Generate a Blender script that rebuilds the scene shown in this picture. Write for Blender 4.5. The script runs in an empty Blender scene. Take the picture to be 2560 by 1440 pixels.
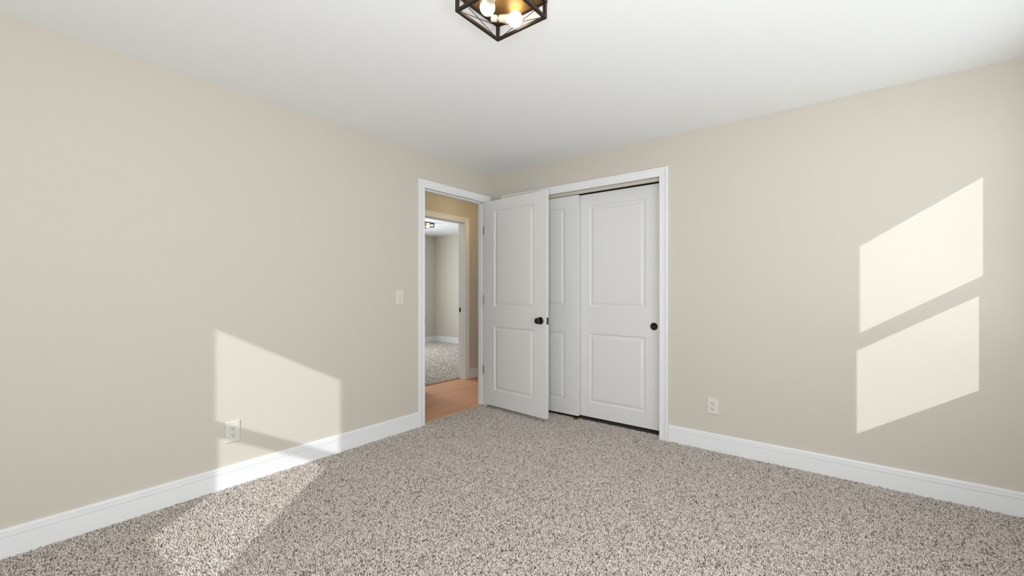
import bpy, bmesh, math, random
import numpy as np
from mathutils import Vector, Matrix

SC = bpy.context.scene
COL = SC.collection
PI = math.pi

# ------------------------------------------------------------------ camera
cam_d = bpy.data.cameras.new('camera')
cam_d.sensor_width = 36.0
cam_d.lens = 1065.0 / 2560.0 * 36.0
cam_d.shift_y = 8.0 / 2560.0
cam_d.clip_start = 0.02
cam = bpy.data.objects.new('camera', cam_d)
COL.objects.link(cam)
cam.location = (2.936, -3.406, 1.173)
cam.rotation_euler = (PI / 2, 0, math.radians(38.2308))
SC.camera = cam

# ------------------------------------------------------------------ exposure
SC.view_settings.view_transform = 'Standard'
SC.view_settings.look = 'None'
SC.view_settings.gamma = 1.0
SC.view_settings.use_curve_mapping = False
SC.view_settings.exposure = 0.47

# ------------------------------------------------------------------ sky
SKY, GROUND = 0.8, 2.4
w = bpy.data.worlds.new('sky')
SC.world = w
w.use_nodes = True
bg = w.node_tree.nodes['Background']
bg.inputs['Color'].default_value = (0.86, 0.94, 1.0, 1)
bg.inputs['Strength'].default_value = SKY
# pale sunlit ground below the horizon is brighter than the sky towards the windows
_nt = w.node_tree
_tc = _nt.nodes.new('ShaderNodeTexCoord')
_sx = _nt.nodes.new('ShaderNodeSeparateXYZ')
_mr = _nt.nodes.new('ShaderNodeMapRange')
_mr.inputs['From Min'].default_value = -0.12
_mr.inputs['From Max'].default_value = 0.12
_mr.inputs['To Min'].default_value = GROUND
_mr.inputs['To Max'].default_value = SKY
_nt.links.new(_tc.outputs['Generated'], _sx.inputs[0])
_nt.links.new(_sx.outputs['Z'], _mr.inputs['Value'])
_nt.links.new(_mr.outputs['Result'], bg.inputs['Strength'])

# ------------------------------------------------------------------ sun (through the two windows)
SUN_DIR = Vector((-0.83, 1.0, -0.55)).normalized()
sd = bpy.data.lights.new('sun', 'SUN')
sd.energy = 1.42
sd.angle = math.radians(0.53)
sd.color = (0.94, 0.975, 1.0)
sun = bpy.data.objects.new('sun', sd)
COL.objects.link(sun)
sun.rotation_euler = SUN_DIR.to_track_quat('-Z', 'Y').to_euler()
sun.location = (8, -9, 6)

# sky portals in the three window openings (they only guide sampling of the sky)
def portal(name, loc, direction, sx, sy):
    d = bpy.data.lights.new(name, 'AREA')
    d.shape = 'RECTANGLE'
    d.size, d.size_y = sx, sy
    d.cycles.is_portal = True
    o = bpy.data.objects.new(name, d)
    COL.objects.link(o)
    o.location = loc
    o.rotation_euler = Vector(direction).to_track_quat('-Z', 'Z').to_euler()

# ------------------------------------------------------------------ dimensions (metres)
H = 2.40                 # ceiling height
XR = 3.76                # inner face of the right wall
YN = -4.36               # inner face of the wall behind the camera
WT = 0.10                # outer wall thickness
TL = 0.09                # thickness of the left (hall) wall
ENT0, ENT1, ENTZ = -0.925, -0.130, 2.09     # entry door opening along y
CLO0, CLO1, CLOZ = 0.19, 1.760, 2.093       # closet opening along x
XH = -1.08               # hall's far wall
FAR0, FAR1, FARZ = -0.085, 0.68, 2.088      # doorway of the other room
XF, YF, HF = -4.72, 3.38, 2.46              # other room: far walls, ceiling
# clear glass of the two windows: along the wall, then heights
WN = (1.568, 2.234)
WR = (-0.986, -0.344)
GZ0, GZ1, RZ0, RZ1 = 0.820, 1.993, 1.355, 1.437

portal('window_portal_near', ((WN[0] + WN[1]) / 2, YN - WT, 1.4), (0, 1, 0), 0.85, 1.35)
portal('window_portal_right', (XR + WT, (WR[0] + WR[1]) / 2, 1.4), (-1, 0, 0), 0.85, 1.35)
portal('window_portal_other', (XF - WT, 0.9, 1.45), (1, 0, 0), 1.2, 1.4)

# daylight lamps: two are added fill at invented windows, one lights the other room
def area_light(name, loc, direction, sx, sy, watts, col):
    d = bpy.data.lights.new(name, 'AREA')
    d.shape = 'RECTANGLE'
    d.size, d.size_y = sx, sy
    d.energy = watts
    d.color = col
    o = bpy.data.objects.new(name, d)
    COL.objects.link(o)
    o.location = loc
    o.rotation_euler = Vector(direction).to_track_quat('-Z', 'Z').to_euler()
FILL_NEAR = (2.50, 3.60, 0.28, 1.78)      # invented shaded window behind the camera, added to carry fill light
area_light('fill_light_near', ((FILL_NEAR[0] + FILL_NEAR[1]) / 2, YN + 0.02, (FILL_NEAR[2] + FILL_NEAR[3]) / 2), (-0.5, 1, 0.22), 1.02, 1.36, 52.0, (0.90, 0.95, 1.0))  # added fill lamp that evens out the walls and closet doors
FILL_RIGHT = (-2.90, -1.70, 0.28, 1.78)    # second invented window, right wall, added for more fill light
area_light('fill_light_right', (XR - 0.02, (FILL_RIGHT[0] + FILL_RIGHT[1]) / 2, (FILL_RIGHT[2] + FILL_RIGHT[3]) / 2), (-1, 0.25, 0.60), 1.10, 1.36, 26.0, (0.90, 0.95, 1.0))  # added fill lamp lifting the left wall and ceiling
area_light('daylight_other', (XF - 0.02, 0.9, 1.45), (1, 0, 0), 1.1, 1.3, 72.0, (0.82, 0.91, 1.0))

# ================================================================== materials
def new_mat(name):
    m = bpy.data.materials.new(name)
    m.use_nodes = True
    nt = m.node_tree
    return m, nt, nt.nodes['Principled BSDF']

def mat(name, col, rough=0.5, metal=0.0, spec=0.5, bump=None):
    m, nt, p = new_mat(name)
    p.inputs['Base Color'].default_value = (*col, 1)
    p.inputs['Roughness'].default_value = rough
    p.inputs['Metallic'].default_value = metal
    p.inputs['Specular IOR Level'].default_value = spec
    if bump:
        scale, strength, dist, detail = bump
        tc = nt.nodes.new('ShaderNodeTexCoord')
        n = nt.nodes.new('ShaderNodeTexNoise')
        n.inputs['Scale'].default_value = scale
        n.inputs['Detail'].default_value = detail
        b = nt.nodes.new('ShaderNodeBump')
        b.inputs['Strength'].default_value = strength
        b.inputs['Distance'].default_value = dist
        nt.links.new(tc.outputs['Object'], n.inputs['Vector'])
        nt.links.new(n.outputs['Fac'], b.inputs['Height'])
        nt.links.new(b.outputs['Normal'], p.inputs['Normal'])
    return m

M_WALL = mat('beige_wall_paint', (0.665, 0.617, 0.533), 0.75, spec=0.25, bump=(140, 0.10, 0.002, 3))
M_CEIL = mat('white_ceiling_paint', (0.94, 0.94, 0.935), 0.9, spec=0.1, bump=(75, 0.30, 0.004, 4))
M_TRIM = mat('white_trim_paint', (0.89, 0.89, 0.89), 0.38, spec=0.4)
M_DOOR = mat('white_door_paint', (0.815, 0.805, 0.785), 0.42, spec=0.4)
M_PLASTIC = mat('almond_plastic', (0.75, 0.72, 0.65), 0.35)
M_SLOT = mat('dark_slot', (0.02, 0.018, 0.016), 0.6)
M_BLACK = mat('black_bronze', (0.014, 0.012, 0.011), 0.32, metal=0.3)
M_FRAME = mat('dark_bronze_frame', (0.030, 0.019, 0.015), 0.45, metal=0.4)
M_PLATE = mat('brushed_bronze_plate', (0.26, 0.150, 0.050), 0.55, metal=0.8)
M_HINGE = mat('hinge_steel', (0.20, 0.195, 0.18), 0.38, metal=0.9)
M_BRASS = mat('brass_guide', (0.45, 0.35, 0.17), 0.4, metal=0.8)
M_TRACK = mat('track_steel', (0.25, 0.24, 0.22), 0.5, metal=0.6)
M_BULBBASE = mat('bulb_base_plastic', (0.60, 0.54, 0.45), 0.4)
M_SCREW = mat('bulb_screw_metal', (0.60, 0.52, 0.40), 0.35, metal=0.8)
M_BACKING = mat('carpet_backing', (0.24, 0.21, 0.185), 0.95, spec=0.0)
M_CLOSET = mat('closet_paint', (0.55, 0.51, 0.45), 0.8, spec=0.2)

def mat_emit(name, col, strength):
    m, nt, p = new_mat(name)
    p.inputs['Base Color'].default_value = (0.9, 0.88, 0.84, 1)
    p.inputs['Emission Color'].default_value = (*col, 1)
    p.inputs['Emission Strength'].default_value = strength
    return m
M_GLOW = mat_emit('lit_bulb', (1.0, 0.87, 0.66), 8.0)

def mat_glass():
    m, nt, p = new_mat('window_glass')
    out = nt.nodes['Material Output']
    nt.nodes.remove(p)
    tr = nt.nodes.new('ShaderNodeBsdfTransparent')
    tr.inputs['Color'].default_value = (0.97, 0.985, 0.98, 1)
    gl = nt.nodes.new('ShaderNodeBsdfGlossy')
    gl.inputs['Roughness'].default_value = 0.01
    mx = nt.nodes.new('ShaderNodeMixShader')
    mx.inputs[0].default_value = 0.06
    nt.links.new(tr.outputs[0], mx.inputs[1])
    nt.links.new(gl.outputs[0], mx.inputs[2])
    nt.links.new(mx.outputs[0], out.inputs['Surface'])
    return m
M_GLASS = mat_glass()

def mat_carpet():
    m, nt, p = new_mat('carpet_yarn')
    p.inputs['Roughness'].default_value = 0.95
    p.inputs['Specular IOR Level'].default_value = 0.05
    oi = nt.nodes.new('ShaderNodeObjectInfo')
    r = nt.nodes.new('ShaderNodeValToRGB')
    e = r.color_ramp.elements
    e[0].position = 0.0;  e[0].color = (0.15, 0.127, 0.111, 1)
    e[1].position = 1.0;  e[1].color = (0.80, 0.732, 0.670, 1)
    a = e.new(0.14); a.color = (0.40, 0.348, 0.305, 1)
    b = e.new(0.34); b.color = (0.61, 0.546, 0.490, 1)
    nt.links.new(oi.outputs['Random'], r.inputs['Fac'])
    nt.links.new(r.outputs['Color'], p.inputs['Base Color'])
    return m
M_CARPET = mat_carpet()

def mat_wood(name, ca, cb, scale_along):
    m, nt, p = new_mat(name)
    p.inputs['Roughness'].default_value = 0.5
    p.inputs['Specular IOR Level'].default_value = 0.3
    tc = nt.nodes.new('ShaderNodeTexCoord')
    mp = nt.nodes.new('ShaderNodeMapping')
    mp.inputs['Scale'].default_value = scale_along
    n = nt.nodes.new('ShaderNodeTexNoise')
    n.inputs['Scale'].default_value = 3.0
    n.inputs['Detail'].default_value = 5
    n.inputs['Roughness'].default_value = 0.6
    r = nt.nodes.new('ShaderNodeValToRGB')
    r.color_ramp.elements[0].position = 0.30
    r.color_ramp.elements[0].color = (*ca, 1)
    r.color_ramp.elements[1].position = 0.70
    r.color_ramp.elements[1].color = (*cb, 1)
    br = nt.nodes.new('ShaderNodeTexBrick')
    br.inputs['Scale'].default_value = 1.0
    br.inputs['Brick Width'].default_value = 1.2
    br.inputs['Row Height'].default_value = 0.095
    br.inputs['Mortar Size'].default_value = 0.0012
    br.inputs['Color1'].default_value = (1, 1, 1, 1)
    br.inputs['Color2'].default_value = (0.86, 0.86, 0.86, 1)
    br.inputs['Mortar'].default_value = (0.55, 0.5, 0.45, 1)
    rot = nt.nodes.new('ShaderNodeMapping')
    rot.inputs['Rotation'].default_value = (0, 0, PI / 2)
    mx = nt.nodes.new('ShaderNodeMix')
    mx.data_type = 'RGBA'
    mx.blend_type = 'MULTIPLY'
    mx.inputs[0].default_value = 1.0
    nt.links.new(tc.outputs['Object'], mp.inputs['Vector'])
    nt.links.new(mp.outputs[0], n.inputs['Vector'])
    nt.links.new(n.outputs['Fac'], r.inputs['Fac'])
    nt.links.new(tc.outputs['Object'], rot.inputs['Vector'])
    nt.links.new(rot.outputs[0], br.inputs['Vector'])
    nt.links.new(r.outputs['Color'], mx.inputs[6])
    nt.links.new(br.outputs['Color'], mx.inputs[7])
    nt.links.new(mx.outputs[2], p.inputs['Base Color'])
    return m
M_WOOD = mat_wood('hall_wood_floor', (0.72, 0.350, 0.190), (0.84, 0.450, 0.265), (9, 0.9, 1))
M_STRIP = mat('light_wood_strip', (0.56, 0.40, 0.26), 0.45)
M_REDUCER = mat('red_wood_strip', (0.30, 0.125, 0.065), 0.35)

# ================================================================== mesh helpers
def link(name, me, m=None, parent=None, smooth=False):
    o = bpy.data.objects.new(name, me)
    COL.objects.link(o)
    if m:
        me.materials.append(m)
    if parent:
        o.parent = parent
    if smooth:
        for p in me.polygons:
            p.use_smooth = True
    return o

def obj(name, bm, m=None, parent=None, smooth=False):
    bmesh.ops.recalc_face_normals(bm, faces=bm.faces[:])
    me = bpy.data.meshes.new(name)
    bm.to_mesh(me)
    bm.free()
    return link(name, me, m, parent, smooth)

def empty(name, loc=(0, 0, 0), rotz=0.0, parent=None):
    o = bpy.data.objects.new(name, None)
    o.empty_display_size = 0.1
    COL.objects.link(o)
    o.location = loc
    o.rotation_euler = (0, 0, rotz)
    if parent:
        o.parent = parent
    return o

def tag(o, label, cat, group=None, kind=None):
    o['label'] = label
    o['category'] = cat
    if group: o['group'] = group
    if kind: o['kind'] = kind
    return o

def box(bm, a, b, bevel=0.0):
    x0, y0, z0 = (min(a[i], b[i]) for i in range(3))
    x1, y1, z1 = (max(a[i], b[i]) for i in range(3))
    vs = [bm.verts.new(c) for c in ((x0,y0,z0),(x1,y0,z0),(x1,y1,z0),(x0,y1,z0),(x0,y0,z1),(x1,y0,z1),(x1,y1,z1),(x0,y1,z1))]
    fs = [bm.faces.new([vs[i] for i in q]) for q in ((0,3,2,1),(4,5,6,7),(0,1,5,4),(1,2,6,5),(2,3,7,6),(3,0,4,7))]
    if bevel:
        es = list({e for f in fs for e in f.edges})
        bmesh.ops.bevel(bm, geom=es, offset=bevel, segments=2, affect='EDGES', profile=0.6)
    return bm

def box_obj(name, a, b, m, parent=None, bevel=0.0):
    return obj(name, box(bmesh.new(), a, b, bevel), m, parent)

def frame_of(d):
    d = Vector(d).normalized()
    u = d.orthogonal().normalized()
    return d, u, d.cross(u)

def lathe(bm, origin, axis, profile, seg=32):
    """profile: (distance along axis, radius)"""
    o = Vector(origin)
    d, u, v = frame_of(axis)
    rings = []
    for h, r in profile:
        if r < 1e-6:
            rings.append([bm.verts.new(o + d * h)])
        else:
            rings.append([bm.verts.new(o + d * h + (u * math.cos(2*PI*k/seg) + v * math.sin(2*PI*k/seg)) * r) for k in range(seg)])
    for A, B in zip(rings, rings[1:]):
        for k in range(seg):
            k2 = (k + 1) % seg
            if len(A) == 1 and len(B) == 1: continue
            if len(A) == 1: bm.faces.new((A[0], B[k], B[k2]))
            elif len(B) == 1: bm.faces.new((A[k], B[0], A[k2]))
            else: bm.faces.new((A[k], B[k], B[k2], A[k2]))
    return bm

def rod(bm, a, b, r, seg=10):
    a, b = Vector(a), Vector(b)
    L = (b - a).length
    return lathe(bm, a, b - a, [(0, 0), (0, r), (L, r), (L, 0)], seg)

def sweep(bm, profile_pts):
    """profile_pts: list of polylines (one per profile point); skins neighbours and caps both ends"""
    rows = [[bm.verts.new(p) for p in line] for line in profile_pts]
    n = len(rows[0])
    for A, B in zip(rows, rows[1:] + rows[:1]):
        for k in range(n - 1):
            bm.faces.new((A[k], A[k+1], B[k+1], B[k]))
    bm.faces.new([r[0] for r in rows])
    bm.faces.new([r[-1] for r in reversed(rows)])
    return bm

def wall(name, axis, t0, t1, u0, u1, z0, z1, holes, m):
    """a wall slab across `axis` (0: x, 1: y) between t0 and t1 with rectangular holes (u0,u1,z0,z1)"""
    us = sorted({u0, u1, *[h[0] for h in holes], *[h[1] for h in holes]})
    zs = sorted({z0, z1, *[h[2] for h in holes], *[h[3] for h in holes]})
    us = [x for x in us if u0 <= x <= u1]
    zs = [x for x in zs if z0 <= x <= z1]
    solid = {}
    for i in range(len(us) - 1):
        for j in range(len(zs) - 1):
            uc, zc = (us[i] + us[i+1]) / 2, (zs[j] + zs[j+1]) / 2
            solid[i, j] = not any(h[0] < uc < h[1] and h[2] < zc < h[3] for h in holes)
    bm = bmesh.new()
    cache = {}
    def V(t, u, z):
        k = (t, u, z)
        if k not in cache:
            cache[k] = bm.verts.new((t, u, z) if axis == 0 else (u, t, z))
        return cache[k]
    for (i, j), s in solid.items():
        if not s: continue
        a, b, c, d = us[i], us[i+1], zs[j], zs[j+1]
        for t in (t0, t1):
            bm.faces.new((V(t,a,c), V(t,b,c), V(t,b,d), V(t,a,d)))
        if not solid.get((i-1, j)): bm.faces.new((V(t0,a,c), V(t1,a,c), V(t1,a,d), V(t0,a,d)))
        if not solid.get((i+1, j)): bm.faces.new((V(t0,b,c), V(t1,b,c), V(t1,b,d), V(t0,b,d)))
        if not solid.get((i, j-1)): bm.faces.new((V(t0,a,c), V(t1,a,c), V(t1,b,c), V(t0,b,c)))
        if not solid.get((i, j+1)): bm.faces.new((V(t0,a,d), V(t1,a,d), V(t1,b,d), V(t0,b,d)))
    o = obj(name, bm, m)
    o['kind'] = 'structure'
    return o

# ================================================================== room shell
ZB = -0.14
W_M = 0.078   # opening margin around the glass
def hole(g): return (g[0] - W_M, g[1] + W_M, GZ0 - W_M, GZ1 + W_M)
wall('wall_left', 0, -TL, 0.0, YN - WT, 0.62, ZB, H + 0.1, [(ENT0, ENT1, -1, ENTZ)], M_WALL)
wall('wall_back', 1, 0.0, 0.11, 0.0, XR + WT, ZB, H + 0.1, [(CLO0, CLO1, -1, CLOZ)], M_WALL)
wall('wall_right', 0, XR, XR + WT, YN - WT, 0.0, ZB, H + 0.1, [hole(WR), FILL_RIGHT], M_WALL)
wall('wall_near', 1, YN - WT, YN, 0.0, XR, ZB, H + 0.1, [hole(WN), FILL_NEAR], M_WALL)
o = box_obj('ceiling', (0, YN, H), (XR, 0, H + 0.1), M_CEIL); o['kind'] = 'structure'
o = box_obj('floor', (-0.012, YN, -0.14), (XR, 0.62, -0.016), M_BACKING); o['kind'] = 'structure'
# closet interior
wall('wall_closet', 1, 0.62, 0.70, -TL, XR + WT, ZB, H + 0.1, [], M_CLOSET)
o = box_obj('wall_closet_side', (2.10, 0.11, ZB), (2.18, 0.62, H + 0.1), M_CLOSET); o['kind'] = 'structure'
o = box_obj('ceiling_closet', (0, 0.11, H), (2.10, 0.62, H + 0.1), M_CEIL); o['kind'] = 'structure'

# hall
wall('wall_hall', 0, XH - 0.11, XH, -2.6, 2.6, ZB, HF + 0.1, [(FAR0, FAR1, -1, FARZ)], M_WALL)
wall('wall_hall_end_front', 1, -2.7, -2.6, XH - 0.11, -TL, ZB, HF + 0.1, [], M_WALL)
wall('wall_hall_end_back', 1, 2.6, 2.7, XH - 0.11, 0.2, ZB, HF + 0.1, [], M_WALL)
wall('wall_hall_side', 0, -TL, 0.0, 0.70, 2.6, ZB, HF + 0.1, [], M_WALL)
o = box_obj('ceiling_hall', (XH, -2.6, H), (-TL, 2.6, H + 0.1), M_CEIL); o['kind'] = 'structure'
o = box_obj('floor_hall', (XH - 0.09, -2.6, -0.14), (-0.060, 2.6, -0.004), M_WOOD); o['kind'] = 'structure'

# other room across the hall
XI = XH - 0.11
wall('wall_other_back', 1, YF, YF + 0.1, XF - 0.1, XI, ZB, HF + 0.1, [], M_WALL)
wall('wall_other_left', 0, XF - 0.1, XF, -1.6, YF, ZB, HF + 0.1, [(0.3, 1.5, 0.75, 2.15)], M_WALL)
wall('wall_other_front', 1, -1.7, -1.6, XF - 0.1, XI, ZB, HF + 0.1, [], M_WALL)
wall('wall_other_hall_end', 0, XI, XH, 2.7, YF + 0.1, ZB, HF + 0.1, [], M_WALL)
o = box_obj('ceiling_other', (XF, -1.6, HF), (XI, YF, HF + 0.1), M_CEIL); o['kind'] = 'structure'
o = box_obj('floor_other', (XF, -1.6, -0.14), (XH - 0.105, YF, -0.016), M_BACKING); o['kind'] = 'structure'

# ------------------------------------------------------------------ baseboards
BB = [(0, -0.02), (0.0150, -0.02), (0.0150, 0.0830), (0.0090, 0.0845), (0.0090, 0.0865), (0.0145, 0.0880),
      (0.0140, 0.1050), (0.0080, 0.1065), (0.0080, 0.1085), (0.0125, 0.1100), (0.0105, 0.1190), (0.0060, 0.1215), (0, 0.1215)]
def baseboard(name, p, q, nrm, parent=None):
    """straight baseboard from p to q along a wall whose room-side normal is nrm"""
    p, q, n = Vector((*p, 0)), Vector((*q, 0)), Vector((*nrm, 0))
    bm = bmesh.new()
    sweep(bm, [[p + n * d + Vector((0, 0, z)), q + n * d + Vector((0, 0, z))] for d, z in BB])
    o = obj(name, bm, M_TRIM, parent)
    if not parent: o['kind'] = 'structure'
    return o
CW = 0.068
baseboard('baseboard_left', (0, YN), (0, ENT0 - 0.005 - CW), (1, 0))
baseboard('baseboard_back', (CLO1 - 0.005 + CW + 0.002, 0), (XR, 0), (0, -1))
baseboard('baseboard_back_corner', (0, 0), (CLO0 + 0.005 - CW, 0), (0, -1))
baseboard('baseboard_right', (XR, YN), (XR, 0), (-1, 0))
baseboard('baseboard_near', (0, YN), (XR, YN), (0, 1))
baseboard('baseboard_hall', (XH, FAR1 - 0.005 + CW), (XH, 2.6), (1, 0))
baseboard('baseboard_hall_front', (XH, -2.6), (XH, FAR0 + 0.005 - CW), (1, 0))
baseboard('baseboard_other_back', (XF, YF), (XI, YF), (0, -1))
baseboard('baseboard_other_left', (XF, -1.6), (XF, YF), (1, 0))

# ------------------------------------------------------------------ casings and jambs
CP = [(0.0, 0.0), (0.0, 0.009), (0.003, 0.0115), (0.016, 0.0125), (0.020, 0.0105), (0.024, 0.0130), (0.046, 0.0145),
      (0.051, 0.0180), (0.058, 0.0195), (0.065, 0.0190), (0.068, 0.0165), (0.068, 0.0)]
def casing_bm(axis, t, sgn, a, b, zt, bm=None, ra=1.0, rb=1.0):
    """mitred three-sided casing round an opening a..b up to zt, on the plane `axis`=t, standing out in direction sgn"""
    bm = bm or bmesh.new()
    lines = []
    for u, d in CP:
        pts = [(a - u * ra, -0.02), (a - u * ra, zt + u), (b + u * rb, zt + u), (b + u * rb, -0.02)]
        lines.append([Vector((t + sgn * d, p, z)) if axis == 0 else Vector((p, t + sgn * d, z)) for p, z in pts])
    return sweep(bm, lines)

def jamb_bm(axis, t0, t1, a, b, zt, th=0.016, stop=None, bm=None):
    """side and head jamb boards lining an opening; stop=(s0,s1) adds a door stop"""
    bm = bm or bmesh.new()
    def bx(u0, u1, s0, s1, z0, z1):
        if axis == 0: box(bm, (s0, u0, z0), (s1, u1, z1))
        else: box(bm, (u0, s0, z0), (u1, s1, z1))
    bx(a, a + 0.002, t0, t1, -0.02, zt)
    bx(b - 0.002, b, t0, t1, -0.02, zt)
    bx(a, b, t0, t1, zt - 0.002, zt)
    if stop:
        s0, s1 = stop
        bx(a, a + 0.012, s0, s1, -0.02, zt)
        bx(b - 0.012, b, s0, s1, -0.02, zt)
        bx(a, b, s0, s1, zt - 0.012, zt)
    return bm

# entry doorway: casing on the room side and on the hall side, jamb between
t1 = empty('trim_1', (0, ENT0, 0)); t1['kind'] = 'structure'
def under(o, par):
    o.parent = par
    o.matrix_parent_inverse = Matrix.Translation(-par.location)
    return o
tag(t1, 'white casing and jamb framing the open doorway to the hall', 'door frame')
under(obj('casing', casing_bm(0, 0.0, 1, ENT0 - 0.005, ENT1 + 0.005, ENTZ - 0.003), M_TRIM), t1)
under(obj('hall_casing', casing_bm(0, -TL, -1, ENT0 - 0.005, ENT1 + 0.005, ENTZ - 0.003), M_TRIM), t1)
under(obj('jamb', jamb_bm(0, -TL, 0.0, ENT0, ENT1, ENTZ, stop=(-TL + 0.012, -0.042)), M_TRIM), t1)
bm = box(bmesh.new(), (-0.030, ENT0 + 0.002, 0.875), (0.0015, ENT0 + 0.0045, 0.935), 0.001)
under(obj('strike_plate', bm, M_BLACK), t1)

# closet opening
t2 = empty('trim_2', (CLO0, 0, 0)); t2['kind'] = 'structure'
tag(t2, 'white casing around the wide sliding door closet opening', 'door frame')
under(obj('casing', casing_bm(1, 0.0, -1, CLO0 + 0.005, CLO1 - 0.005, CLOZ - 0.003), M_TRIM), t2)
bm = bmesh.new()
box(bm, (CLO0, 0, -0.02), (CLO0 + 0.004, 0.11, CLOZ)); box(bm, (CLO1 - 0.004, 0, -0.02), (CLO1, 0.11, CLOZ))
under(obj('jamb', bm, M_TRIM), t2)
bm = bmesh.new()
for y0 in (0.050, 0.092):
    box(bm, (CLO0 + 0.004, y0, CLOZ - 0.012), (CLO1 - 0.004, y0 + 0.003, CLOZ))
    box(bm, (CLO0 + 0.004, y0 + 0.028, CLOZ - 0.012), (CLO1 - 0.004, y0 + 0.031, CLOZ))
under(obj('sliding_track', bm, M_TRACK), t2)
under(box_obj('track_fascia', (CLO0 + 0.004, 0.042, CLOZ - 0.027), (CLO1 - 0.004, 0.0495, CLOZ), M_WALL), t2)['label'] = 'beige fascia board hiding the track'

# doorway of the other room
t3 = empty('trim_3', (XH, FAR0, 0)); t3['kind'] = 'structure'
tag(t3, 'casing of the second doorway, across the hall', 'door frame')
under(obj('casing', casing_bm(0, XH, 1, FAR0 + 0.005, FAR1 - 0.005, FARZ - 0.003), M_TRIM), t3)
under(obj('inner_casing', casing_bm(0, XI, -1, FAR0 + 0.005, FAR1 - 0.005, FARZ - 0.003), M_TRIM), t3)
under(obj('jamb', jamb_bm(0, XI, XH, FAR0, FAR1, FARZ, stop=(XH - 0.07, XH - 0.035)), M_TRIM), t3)
bm = box(bmesh.new(), (XI + 0.004, FAR1 - 0.006, 0.890), (XI + 0.036, FAR1 - 0.002, 0.950), 0.001)
under(obj('strike_plate', bm, M_BLACK), t3)

# floor strips in the two doorways
bm = sweep(bmesh.new(), [[Vector((x, ENT0 + 0.002, z)), Vector((x, ENT1 - 0.002, z))] for x, z in
                         ((-0.066, -0.01), (-0.066, -0.002), (-0.058, 0.002), (-0.018, 0.002), (-0.006, -0.004), (-0.006, -0.012))])
o = obj('trim_4', bm, M_STRIP); o['kind'] = 'structure'
tag(o, 'tan wooden transition strip between the bedroom carpet and hall floor', 'threshold')
bm = sweep(bmesh.new(), [[Vector((x, FAR0 + 0.002, z)), Vector((x, FAR1 - 0.002, z))] for x, z in
                         ((-1.205, -0.01), (-1.205, 0.001), (-1.197, 0.004), (-1.172, 0.004), (-1.160, -0.001), (-1.160, -0.01))])
o = obj('trim_5', bm, M_REDUCER); o['kind'] = 'structure'
tag(o, 'reddish wooden strip where hall floor meets the other carpet', 'threshold')

# ================================================================== windows (behind and beside the camera; the sun comes through the double-hung pair)
def make_window(name, axis, t, inward, g, label):
    """double-hung window; g = clear glass range along the wall, t = plane of the sashes"""
    root = empty(name, (t, g[0], GZ0) if axis == 0 else (g[0], t, GZ0))
    tag(root, label, 'window', kind='structure')
    def bx(bm, u0, u1, d0, d1, z0, z1):
        s0, s1 = t + inward * d0, t + inward * d1
        if axis == 0: box(bm, (s0, u0, z0), (s1, u1, z1))
        else: box(bm, (u0, s0, z0), (u1, s1, z1))
    u0, u1 = g
    o0, o1, oz0, oz1 = u0 - W_M, u1 + W_M, GZ0 - W_M, GZ1 + W_M
    face = 0.04                                   # inner wall face, measured from the sash plane
    f = bmesh.new()
    bx(f, o0, o0 + 0.03, -0.025, 0.025, oz0, oz1); bx(f, o1 - 0.03, o1, -0.025, 0.025, oz0, oz1)
    bx(f, o0 + 0.03, o1 - 0.03, -0.025, 0.025, oz1 - 0.03, oz1); bx(f, o0 + 0.03, o1 - 0.03, -0.025, 0.025, oz0, oz0 + 0.03)
    under(obj('window_frame', f, M_TRIM), root)
    def sash(nm, z0, z1, b0, b1, d0, d1):
        s = bmesh.new()
        bx(s, o0 + 0.03, u0, d0, d1, z0 - b0, z1 + b1); bx(s, u1, o1 - 0.03, d0, d1, z0 - b0, z1 + b1)
        bx(s, u0, u1, d0, d1, z0 - b0, z0); bx(s, u0, u1, d0, d1, z1, z1 + b1)
        so = under(obj(nm, s, M_TRIM), root)
        p = bmesh.new()
        bx(p, u0, u1, (d0 + d1) / 2 - 0.001, (d0 + d1) / 2 + 0.001, z0, z1)
        po = obj('pane', p, M_GLASS)
        po.parent = so
        po.matrix_parent_inverse = Matrix.Translation(-root.location)
    sash('upper_sash', RZ1, GZ1, RZ1 - RZ0, 0.048, -0.014, 0.0)
    sash('lower_sash', GZ0, RZ0, 0.048, RZ1 - RZ0, 0.001, 0.015)
    c = bmesh.new()
    pts = []
    for u, d in CP:
        ring = [(o0 - u, oz0 - u), (o0 - u, oz1 + u), (o1 + u, oz1 + u), (o1 + u, oz0 - u), (o0 - u, oz0 - u)]
        pts.append([Vector((t + inward * (face + d), a, z)) if axis == 0 else Vector((a, t + inward * (face + d), z)) for a, z in ring])
    rows = [[c.verts.new(p) for p in line[:-1]] for line in pts]
    for A, B in zip(rows, rows[1:] + rows[:1]):
        for k in range(4):
            c.faces.new((A[k], A[(k+1) % 4], B[(k+1) % 4], B[k]))
    under(obj('window_casing', c, M_TRIM), root)
make_window('window_1', 1, YN - 0.04, 1, WN, 'white double-hung window in the wall behind the camera')
make_window('window_2', 0, XR + 0.04, -1, WR, 'white double-hung window in the right-hand wall')
ws = empty('fill_window_near', (FILL_NEAR[0], YN, FILL_NEAR[2]))  # unseen window added as a setting for the near fill lamp
tag(ws, 'unseen shaded window added behind the camera to carry fill light', 'window', kind='structure')
bm = bmesh.new()
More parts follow.
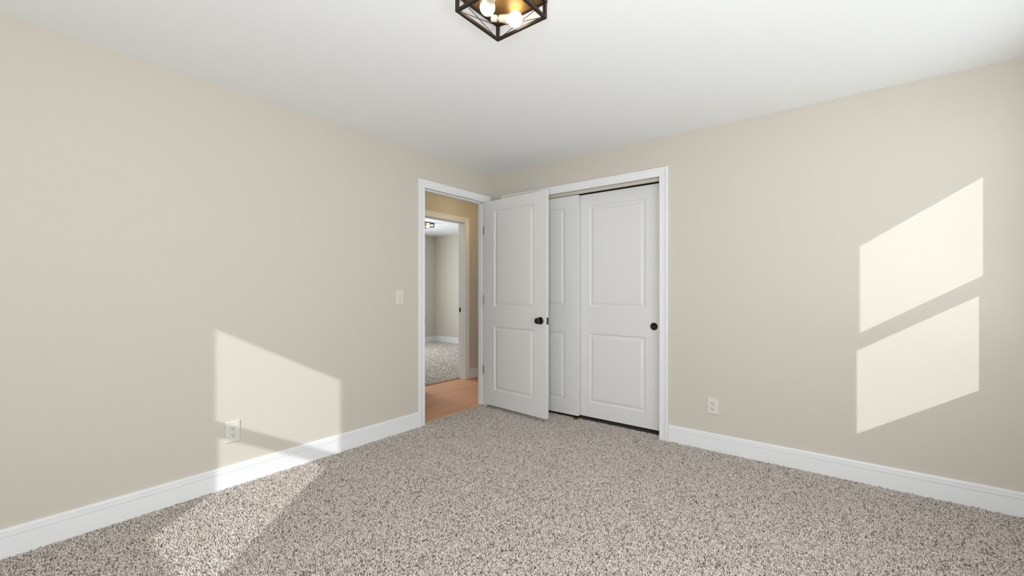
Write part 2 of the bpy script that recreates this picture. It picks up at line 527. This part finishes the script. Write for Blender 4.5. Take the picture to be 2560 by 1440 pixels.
for a, b in (((FILL_NEAR[0], FILL_NEAR[2]), (FILL_NEAR[0] + 0.05, FILL_NEAR[3])), ((FILL_NEAR[1] - 0.05, FILL_NEAR[2]), (FILL_NEAR[1], FILL_NEAR[3])), ((FILL_NEAR[0] + 0.05, FILL_NEAR[2]), (FILL_NEAR[1] - 0.05, FILL_NEAR[2] + 0.05)), ((FILL_NEAR[0] + 0.05, FILL_NEAR[3] - 0.05), (FILL_NEAR[1] - 0.05, FILL_NEAR[3]))):
    box(bm, (a[0], YN - 0.08, a[1]), (b[0], YN - 0.03, b[1]))
under(obj('window_frame', bm, M_TRIM), ws)
under(box_obj('added_roller_shade', (FILL_NEAR[0] + 0.05, YN - 0.060, FILL_NEAR[2] + 0.05), (FILL_NEAR[1] - 0.05, YN - 0.057, FILL_NEAR[3] - 0.05), M_TRIM), ws)  # shade panel closing the added near opening
ws = empty('fill_window_right', (XR, FILL_RIGHT[0], FILL_RIGHT[2]))  # unseen window added around the right-hand fill lamp
tag(ws, 'unseen shaded window added in the right-hand wall for fill light', 'window', kind='structure')
bm = bmesh.new()
for a, b in (((FILL_RIGHT[0], FILL_RIGHT[2]), (FILL_RIGHT[0] + 0.05, FILL_RIGHT[3])), ((FILL_RIGHT[1] - 0.05, FILL_RIGHT[2]), (FILL_RIGHT[1], FILL_RIGHT[3])), ((FILL_RIGHT[0] + 0.05, FILL_RIGHT[2]), (FILL_RIGHT[1] - 0.05, FILL_RIGHT[2] + 0.05)), ((FILL_RIGHT[0] + 0.05, FILL_RIGHT[3] - 0.05), (FILL_RIGHT[1] - 0.05, FILL_RIGHT[3]))):
    box(bm, (XR + 0.03, a[0], a[1]), (XR + 0.08, b[0], b[1]))
under(obj('window_frame', bm, M_TRIM), ws)
under(box_obj('added_roller_shade', (XR + 0.057, FILL_RIGHT[0] + 0.05, FILL_RIGHT[2] + 0.05), (XR + 0.060, FILL_RIGHT[1] - 0.05, FILL_RIGHT[3] - 0.05), M_TRIM), ws)  # shade panel closing the added right-hand opening
wo = empty('window_3', (XF, 0.3, 0.75))
tag(wo, 'white window in the room across the hall', 'window', kind='structure')
bm = bmesh.new()
for a, b in (((0.3, 0.75), (0.36, 2.15)), ((1.44, 0.75), (1.5, 2.15)), ((0.36, 0.75), (1.44, 0.81)), ((0.36, 2.09), (1.44, 2.15)), ((0.36, 1.42), (1.44, 1.48))):
    box(bm, (XF - 0.07, a[0], a[1]), (XF - 0.03, b[0], b[1]))
under(obj('window_frame', bm, M_TRIM), wo)
under(box_obj('pane', (XF - 0.052, 0.36, 0.81), (XF - 0.049, 1.44, 2.09), M_GLASS), wo)

# ================================================================== doors
def leaf_bm(W, HH, T, panels, stile):
    """two-panel moulded door leaf: x 0..W, front face at y=0 (towards -y), back at y=T, z 0..HH"""
    bm = bmesh.new()
    xs = [0, stile, W - stile, W]
    zs = [0] + [v for p in panels for v in p] + [HH]
    PR = [(0, 0), (0.003, 0.0060), (0.010, 0.0095), (0.016, 0.0100), (0.022, 0.0085), (0.040, 0.0024), (0.045, 0.0020)]
    for y, s in ((0.0, 1), (T, -1)):
        V = {}
        for i, x in enumerate(xs):
            for j, z in enumerate(zs):
                V[i, j] = bm.verts.new((x, y, z))
        for i in range(3):
            for j in range(len(zs) - 1):
                if i == 1 and j % 2 == 1:
                    x0, x1, z0, z1 = xs[1], xs[2], zs[j], zs[j+1]
                    ring = [V[1, j], V[2, j], V[2, j+1], V[1, j+1]]
                    for ins, dep in PR[1:]:
                        nr = [bm.verts.new(c) for c in ((x0+ins, y+s*dep, z0+ins), (x1-ins, y+s*dep, z0+ins), (x1-ins, y+s*dep, z1-ins), (x0+ins, y+s*dep, z1-ins))]
                        for k in range(4):
                            bm.faces.new((ring[k], ring[(k+1) % 4], nr[(k+1) % 4], nr[k]))
                        ring = nr
                    bm.faces.new(ring)
                else:
                    bm.faces.new((V[i, j], V[i+1, j], V[i+1, j+1], V[i, j+1]))
        if y == 0.0: F = V
        else: Bk = V
    nz = len(zs)
    for j in range(nz - 1):
        for i in (0, 3):
            bm.faces.new((F[i, j], F[i, j+1], Bk[i, j+1], Bk[i, j]))
    for i in range(3):
        for j in (0, nz - 1):
            bm.faces.new((F[i, j], F[i+1, j], Bk[i+1, j], Bk[i, j]))
    return bm

def soften(o, wdt=0.0012):
    md = o.modifiers.new('bevel', 'BEVEL')
    md.width = wdt
    md.segments = 2
    md.limit_method = 'ANGLE'
    md.angle_limit = math.radians(60)
    return o

# --- entry door, swung open in front of the closet
a, b = Vector((0.016, -0.1615, 0)), Vector((0.819, -0.224, 0))
DW = (b - a).length
d1 = empty('door_1', (a.x, a.y, 0.026), math.atan2(b.y - a.y, b.x - a.x))
tag(d1, 'white two-panel door standing open with black round knob', 'door', kind='structure')
DH, DT = 2.054, 0.035
soften(obj('leaf', leaf_bm(DW, DH, DT, [(0.158, 0.795), (0.993, 1.950)], 0.146), M_DOOR, d1))
def knob(y, sgn):
    r = obj('knob_rose', lathe(bmesh.new(), (DW - 0.066, y, 0.880), (0, sgn, 0), [(0, 0), (0, 0.034), (0.004, 0.034), (0.008, 0.031), (0.010, 0.024), (0.011, 0.0)], 40), M_BLACK, d1, True)
    k = obj('knob', lathe(bmesh.new(), (DW - 0.066, y + sgn * 0.009, 0.880), (0, sgn, 0),
            [(0, 0.011), (0.020, 0.011), (0.024, 0.017), (0.030, 0.0245), (0.038, 0.0275), (0.046, 0.0265), (0.052, 0.021), (0.055, 0.012), (0.056, 0)], 40), M_BLACK, d1, True)
knob(0.0, -1)
knob(DT, 1)
lp = obj('latch_plate', box(bmesh.new(), (DW, DT / 2 - 0.0125, 0.848), (DW + 0.0016, DT / 2 + 0.0125, 0.910), 0.0007), M_BLACK, d1)
obj('latch_bolt', box(bmesh.new(), (DW + 0.001, DT / 2 - 0.006, 0.868), (DW + 0.010, DT / 2 + 0.006, 0.890), 0.002), M_HINGE, lp)
for z in (0.348, 1.064, 1.765):
    bm = lathe(bmesh.new(), (-0.0055, -0.0015, z - 0.044), (0, 0, 1), [(0, 0), (0.001, 0.003), (0.003, 0.0046), (0.085, 0.0046), (0.087, 0.003), (0.088, 0)], 14)
    hg = obj('hinge', bm, M_HINGE, d1)
    hg['label'] = 'grey metal hinge'

# --- closet sliding doors
CH, CT = 2.036, 0.034
CPAN = [(0.130, 0.762), (1.004, 1.925)]
def closet_door(name, x0, x1, y, label, pull_x=None):
    r = empty(name, (x0, y, 0.025))
    tag(r, label, 'door', kind='structure')
    soften(obj('leaf', leaf_bm(x1 - x0, CH, CT, CPAN, 0.142), M_DOOR, r))
    if pull_x:
        bm = lathe(bmesh.new(), (pull_x - x0, 0, 0.856), (0, -1, 0), [(0.0006, 0.0), (0.0006, 0.0235), (0.0012, 0.0255), (0.0025, 0.0270), (0.0032, 0.0290), (0.0025, 0.0310), (0.0, 0.0315)], 40)
        obj('finger_pull', bm, M_BLACK, r, True)
    return r
closet_door('door_2', 0.200, 0.990, 0.045, 'white closet sliding door in the front track, half hidden by the open door')
closet_door('door_3', 0.940, 1.745, 0.091, 'white closet sliding door with round black finger pull', 1.677)

# little guide on the floor between the two closet doors
g = empty('floor_guide', (0.975, 0.080, 0))
tag(g, 'small brass guide on the carpet under the meeting closet doors', 'door guide')
bm = box(bmesh.new(), (-0.030, -0.058, -0.010), (0.012, 0.052, 0.004), 0.001)
obj('guide_base', bm, M_BRASS, g)
for y0, y1, zt in ((-0.043, -0.0395, 0.014), (0.0025, 0.0075, 0.012), (0.047, 0.050, 0.012)):
    obj('guide_fin', box(bmesh.new(), (-0.022, y0, 0.003), (0.008, y1, zt)), M_BLACK, g)

# ================================================================== switch and outlets
def plate_bm(Wd, Ht, dep=0.006):
    bm = bmesh.new()
    w2, h2, e = Wd / 2, Ht / 2, 0.005
    rings = [[(-w2, -h2, 0), (w2, -h2, 0), (w2, h2, 0), (-w2, h2, 0)],
             [(-w2, -h2, dep*0.6), (w2, -h2, dep*0.6), (w2, h2, dep*0.6), (-w2, h2, dep*0.6)],
             [(-w2 + e*0.4, -h2 + e*0.4, dep*0.88), (w2 - e*0.4, -h2 + e*0.4, dep*0.88), (w2 - e*0.4, h2 - e*0.4, dep*0.88), (-w2 + e*0.4, h2 - e*0.4, dep*0.88)],
             [(-w2 + e, -h2 + e, dep), (w2 - e, -h2 + e, dep), (w2 - e, h2 - e, dep), (-w2 + e, h2 - e, dep)]]
    vs = [[bm.verts.new((x, -d, z)) for x, z, d in r] for r in rings]
    for A, B in zip(vs, vs[1:]):
        for k in range(4):
            bm.faces.new((A[k], A[(k+1) % 4], B[(k+1) % 4], B[k]))
    bm.faces.new(vs[-1]); bm.faces.new(list(reversed(vs[0])))
    return bm

def screw(parent, z, dep, r=0.0035):
    bm = lathe(bmesh.new(), (0, -dep, z), (0, -1, 0), [(0, r), (0.0008, r * 0.9), (0.0012, 0)], 16)
    s = obj('screw', bm, M_PLASTIC, parent, True)
    obj('screw_slot', box(bmesh.new(), (-r * 0.75, -dep - 0.0014, z - 0.0004), (r * 0.75, -dep - 0.0009, z + 0.0004)), M_SLOT, s)

def make_outlet(loc, rotz, label, Wd, Ht):
    """built facing -y in its own frame"""
    r = empty('wall_outlet', loc, rotz)
    dep = 0.0085
    tag(r, label, 'outlet', 'duplex wall outlets')
    obj('cover_plate', plate_bm(Wd, Ht, dep), M_PLASTIC, r)
    screw(r, 0, dep - 0.0001)
    for zc in (0.0205, -0.0205):
        bm = bmesh.new()
        ring = []
        for k in range(40):
            t = 2 * PI * k / 40
            x, z = 0.0172 * math.cos(t), 0.0172 * math.sin(t)
            z = max(-0.0140, min(0.0140, z))
            ring.append((x, z))
        lo = [bm.verts.new((x, -(dep - 0.0005), zc + z)) for x, z in ring]
        hi = [bm.verts.new((x, -(dep + 0.0020), zc + z)) for x, z in ring]
        top = [bm.verts.new((x * 0.95, -(dep + 0.0027), zc + z * 0.95)) for x, z in ring]
        for A, B in ((lo, hi), (hi, top)):
            for k in range(40):
                bm.faces.new((A[k], A[(k+1) % 40], B[(k+1) % 40], B[k]))
        bm.faces.new(top)
        rc = obj('receptacle', bm, M_PLASTIC, r)
        s = bmesh.new()
        box(s, (-0.0078, -(dep + 0.0030), zc - 0.0005), (-0.0052, -(dep + 0.0025), zc + 0.0085))
        box(s, (0.0052, -(dep + 0.0030), zc + 0.0005), (0.0078, -(dep + 0.0025), zc + 0.0080))
        obj('blade_slots', s, M_SLOT, rc)
        h = lathe(bmesh.new(), (0, -(dep + 0.0025), zc - 0.0070), (0, -1, 0), [(0, 0.0030), (0.0005, 0.0030), (0.0005, 0)], 16)
        obj('ground_hole', h, M_SLOT, rc)
    return r
make_outlet((2.150, -0.0005, 0.322), 0.0, 'white outlet on the wall right of the closet, in shade', 0.076, 0.120)
make_outlet((0.0005, -2.424, 0.322), PI / 2, 'white outlet low on the left wall inside the sunlit patch', 0.080, 0.128)

sw = empty('light_switch', (0.0005, -1.193, 1.125), PI / 2)
tag(sw, 'white toggle light switch on the left wall beside the doorway', 'light switch')
obj('cover_plate', plate_bm(0.072, 0.120, 0.006), M_PLASTIC, sw)
bm = box(bmesh.new(), (-0.0052, -0.0068, -0.0120), (0.0052, -0.0055, 0.0120), 0.0005)
tb = obj('toggle_bezel', bm, M_PLASTIC, sw)
bm = bmesh.new()
vs = [bm.verts.new(c) for c in ((-0.004, -0.0065, -0.006), (0.004, -0.0065, -0.006), (0.004, -0.0065, 0.007), (-0.004, -0.0065, 0.007),
                               (-0.0033, -0.0190, 0.004), (0.0033, -0.0190, 0.004), (0.0033, -0.0175, 0.010), (-0.0033, -0.0175, 0.010))]
for q in ((0,1,2,3), (4,5,6,7), (0,1,5,4), (1,2,6,5), (2,3,7,6), (3,0,4,7)):
    bm.faces.new([vs[i] for i in q])
obj('toggle', bm, M_PLASTIC, sw)
screw(sw, 0.030, 0.0058)
screw(sw, -0.030, 0.0058)

# ================================================================== cage ceiling light
def make_lamp(loc, rotz, label):
    """square open cage; origin on the ceiling"""
    r = empty('cage_ceiling_light', loc, rotz)
    tag(r, label, 'ceiling light', 'cage ceiling lights')
    S, T, ZBm, ZT = 0.129, 0.0065, -0.080, -0.010
    obj('ceiling_plate', box(bmesh.new(), (-S - 0.006, -S - 0.006, ZT), (S + 0.006, S + 0.006, 0.0), 0.002), M_PLATE, r)
    obj('plate_rim', (lambda bm: [box(bm, *q) for q in (
        ((-S-0.008, -S-0.008, ZT-0.004), (S+0.008, -S+0.004, 0)), ((-S-0.008, S-0.004, ZT-0.004), (S+0.008, S+0.008, 0)),
        ((-S-0.008, -S+0.004, ZT-0.004), (-S+0.004, S-0.004, 0)), ((S-0.004, -S+0.004, ZT-0.004), (S+0.008, S-0.004, 0)))] and bm)(bmesh.new()), M_FRAME, r)
    for sx, sy in ((1, 0), (-1, 0), (0, 1), (0, -1)):
        if sx: q = ((sx * S - T, -S + T, ZBm), (sx * S + T, S - T, ZBm + 2 * T * 0.8))
        else: q = ((-S - T, sy * S - T, ZBm), (S + T, sy * S + T, ZBm + 2 * T * 0.8))
        obj('cage_rail', box(bmesh.new(), *q, 0.0008), M_FRAME, r)
    for sx in (1, -1):
        for sy in (1, -1):
            obj('cage_post', box(bmesh.new(), (sx * S - T, sy * S - T, ZBm + 2 * T * 0.8), (sx * S + T, sy * S + T, ZT - 0.003), 0.0008), M_FRAME, r)
    zl, zh = ZBm + 0.008, ZT - 0.004
    for sx, sy in ((1, 0), (-1, 0), (0, 1), (0, -1)):
        bm = bmesh.new()
        for s in (1, -1):
            if sx: rod(bm, (sx * S, -s * (S - T), zl), (sx * S, s * (S - T), zh), 0.0014, 8)
            else: rod(bm, (-s * (S - T), sy * S, zl), (s * (S - T), sy * S, zh), 0.0014, 8)
        obj('cross_brace', bm, M_FRAME, r)
    for base, tip in (((-0.062, 0.052, -0.043), (-0.004, 0.097, -0.046)), ((0.020, -0.075, -0.040), (-0.048, -0.034, -0.046))):
        B, Tp = Vector(base), Vector(tip)
        ax = (Tp - B).normalized()
        st = B - ax * 0.006
        sk = obj('lamp_socket', lathe(bmesh.new(), st - ax * 0.026, ax, [(0, 0), (0, 0.012), (0.002, 0.0145), (0.024, 0.0145), (0.026, 0.0130), (0.026, 0)], 28), M_BULBBASE, r, True)
        obj('socket_bracket', rod(bmesh.new(), st - ax * 0.013, (st - ax * 0.013) * Vector((1, 1, 0)).length and Vector(((st - ax * 0.013).x, (st - ax * 0.013).y, ZT)), 0.005, 12), M_FRAME, sk)
        L = (Tp - B).length
        R = 0.0315
        # glowing globe
        pr = []
        for k in range(0, 19):
            t = PI * k / 18
            h, rad = -math.cos(t) * R, math.sin(t) * R
            if h < -0.026: continue
            pr.append((L + h, rad))
        if pr[0][1] > 0: pr = [(pr[0][0], 0)] + pr
        gb = obj('bulb', lathe(bmesh.new(), B, ax, pr, 36), M_GLOW, r, True)
        gb['label'] = 'lit white globe bulb'
        obj('bulb_base', lathe(bmesh.new(), B, ax, [(0.004, 0), (0.004, 0.0135), (0.010, 0.0150), (0.022, 0.0165), (L - 0.024, 0.0190), (L - 0.0235, 0)], 28), M_BULBBASE, gb, True)
        obj('bulb_screw', lathe(bmesh.new(), B, ax, [(-0.010, 0), (-0.010, 0.012), (0.004, 0.0125), (0.004, 0)], 20), M_SCREW, gb, True)
    return r
make_lamp((1.8065, -2.042, H), 0.0, 'square open cage flush light with two glowing bulbs, above the bedroom')
make_lamp((-3.345, 1.884, HF), 0.0, 'dark cage ceiling light of the room across the hall')

# warm lamp lighting the hall (its fitting is out of sight)
hl = bpy.data.lights.new('hall_lamp', 'POINT')
hl.energy = 3.0
hl.color = (1.0, 0.74, 0.34)
hl.shadow_soft_size = 0.08
ho = bpy.data.objects.new('hall_lamp', hl)
COL.objects.link(ho)
ho.location = (-0.30, 0.45, 2.30)

# ================================================================== carpet pile
def carpet_nodes(density, length, radius, seed):
    ng = bpy.data.node_groups.new('carpet_tufts', 'GeometryNodeTree')
    ng.interface.new_socket('Geometry', in_out='INPUT', socket_type='NodeSocketGeometry')
    ng.interface.new_socket('Geometry', in_out='OUTPUT', socket_type='NodeSocketGeometry')
    N, Lk = ng.nodes, ng.links
    gi, go = N.new('NodeGroupInput'), N.new('NodeGroupOutput')
    dp = N.new('GeometryNodeDistributePointsOnFaces')
    dp.distribute_method = 'RANDOM'
    dp.inputs['Density'].default_value = density
    dp.inputs['Seed'].default_value = seed
    sp = N.new('GeometryNodeMeshIcoSphere')
    sp.inputs['Radius'].default_value = 1.0
    sp.inputs['Subdivisions'].default_value = 2
    tr = N.new('GeometryNodeTransform')
    tr.inputs['Translation'].default_value = (0, 0, length * 0.42)
    tr.inputs['Scale'].default_value = (radius, radius, length * 0.5)
    sm = N.new('GeometryNodeSetMaterial')
    sm.inputs['Material'].default_value = M_CARPET
    ss = N.new('GeometryNodeSetShadeSmooth')
    rr = N.new('FunctionNodeRandomValue')
    rr.data_type = 'FLOAT_VECTOR'
    rr.inputs[0].default_value = (-1.15, -1.15, 0.0)
    rr.inputs[1].default_value = (1.15, 1.15, 6.283)
    rs = N.new('FunctionNodeRandomValue')
    rs.data_type = 'FLOAT'
    rs.inputs[2].default_value = 0.75
    rs.inputs[3].default_value = 1.25
    ip = N.new('GeometryNodeInstanceOnPoints')
    Lk.new(gi.outputs[0], dp.inputs['Mesh'])
    Lk.new(dp.outputs['Points'], ip.inputs['Points'])
    Lk.new(sp.outputs['Mesh'], tr.inputs['Geometry'])
    Lk.new(tr.outputs[0], ss.inputs[0])
    Lk.new(ss.outputs[0], sm.inputs['Geometry'])
    Lk.new(sm.outputs[0], ip.inputs['Instance'])
    Lk.new(rr.outputs[0], ip.inputs['Rotation'])
    Lk.new(rs.outputs[1], ip.inputs['Scale'])
    Lk.new(ip.outputs[0], go.inputs[0])
    return ng

def carpet(name, rects, z, density, length, radius, seed, label):
    bm = bmesh.new()
    for x0, y0, x1, y1 in rects:
        bm.faces.new([bm.verts.new(c) for c in ((x0, y0, z), (x1, y0, z), (x1, y1, z), (x0, y1, z))])
    o = obj(name, bm, M_CARPET)
    o.data.flip_normals() if o.data.polygons[0].normal.z < 0 else None
    md = o.modifiers.new('tufts', 'NODES')
    md.node_group = carpet_nodes(density, length, radius, seed)
    tag(o, label, 'carpet', kind='stuff')
    return o
carpet('carpet_pile', [(0.017, -3.75, XR - 0.02, -0.017), (CLO0 + 0.006, -0.017, CLO1 - 0.006, 0.082), (-0.006, ENT0 + 0.004, 0.017, ENT1 - 0.004)],
       -0.0155, 50000, 0.0140, 0.0024, 3, 'speckled grey beige carpet pile covering the bedroom floor')
carpet('carpet_pile', [(XF + 0.02, 0.2, XI - 0.015, YF - 0.02)],
       -0.0155, 8000, 0.0170, 0.0050, 7, 'grey carpet pile in the room across the hall')
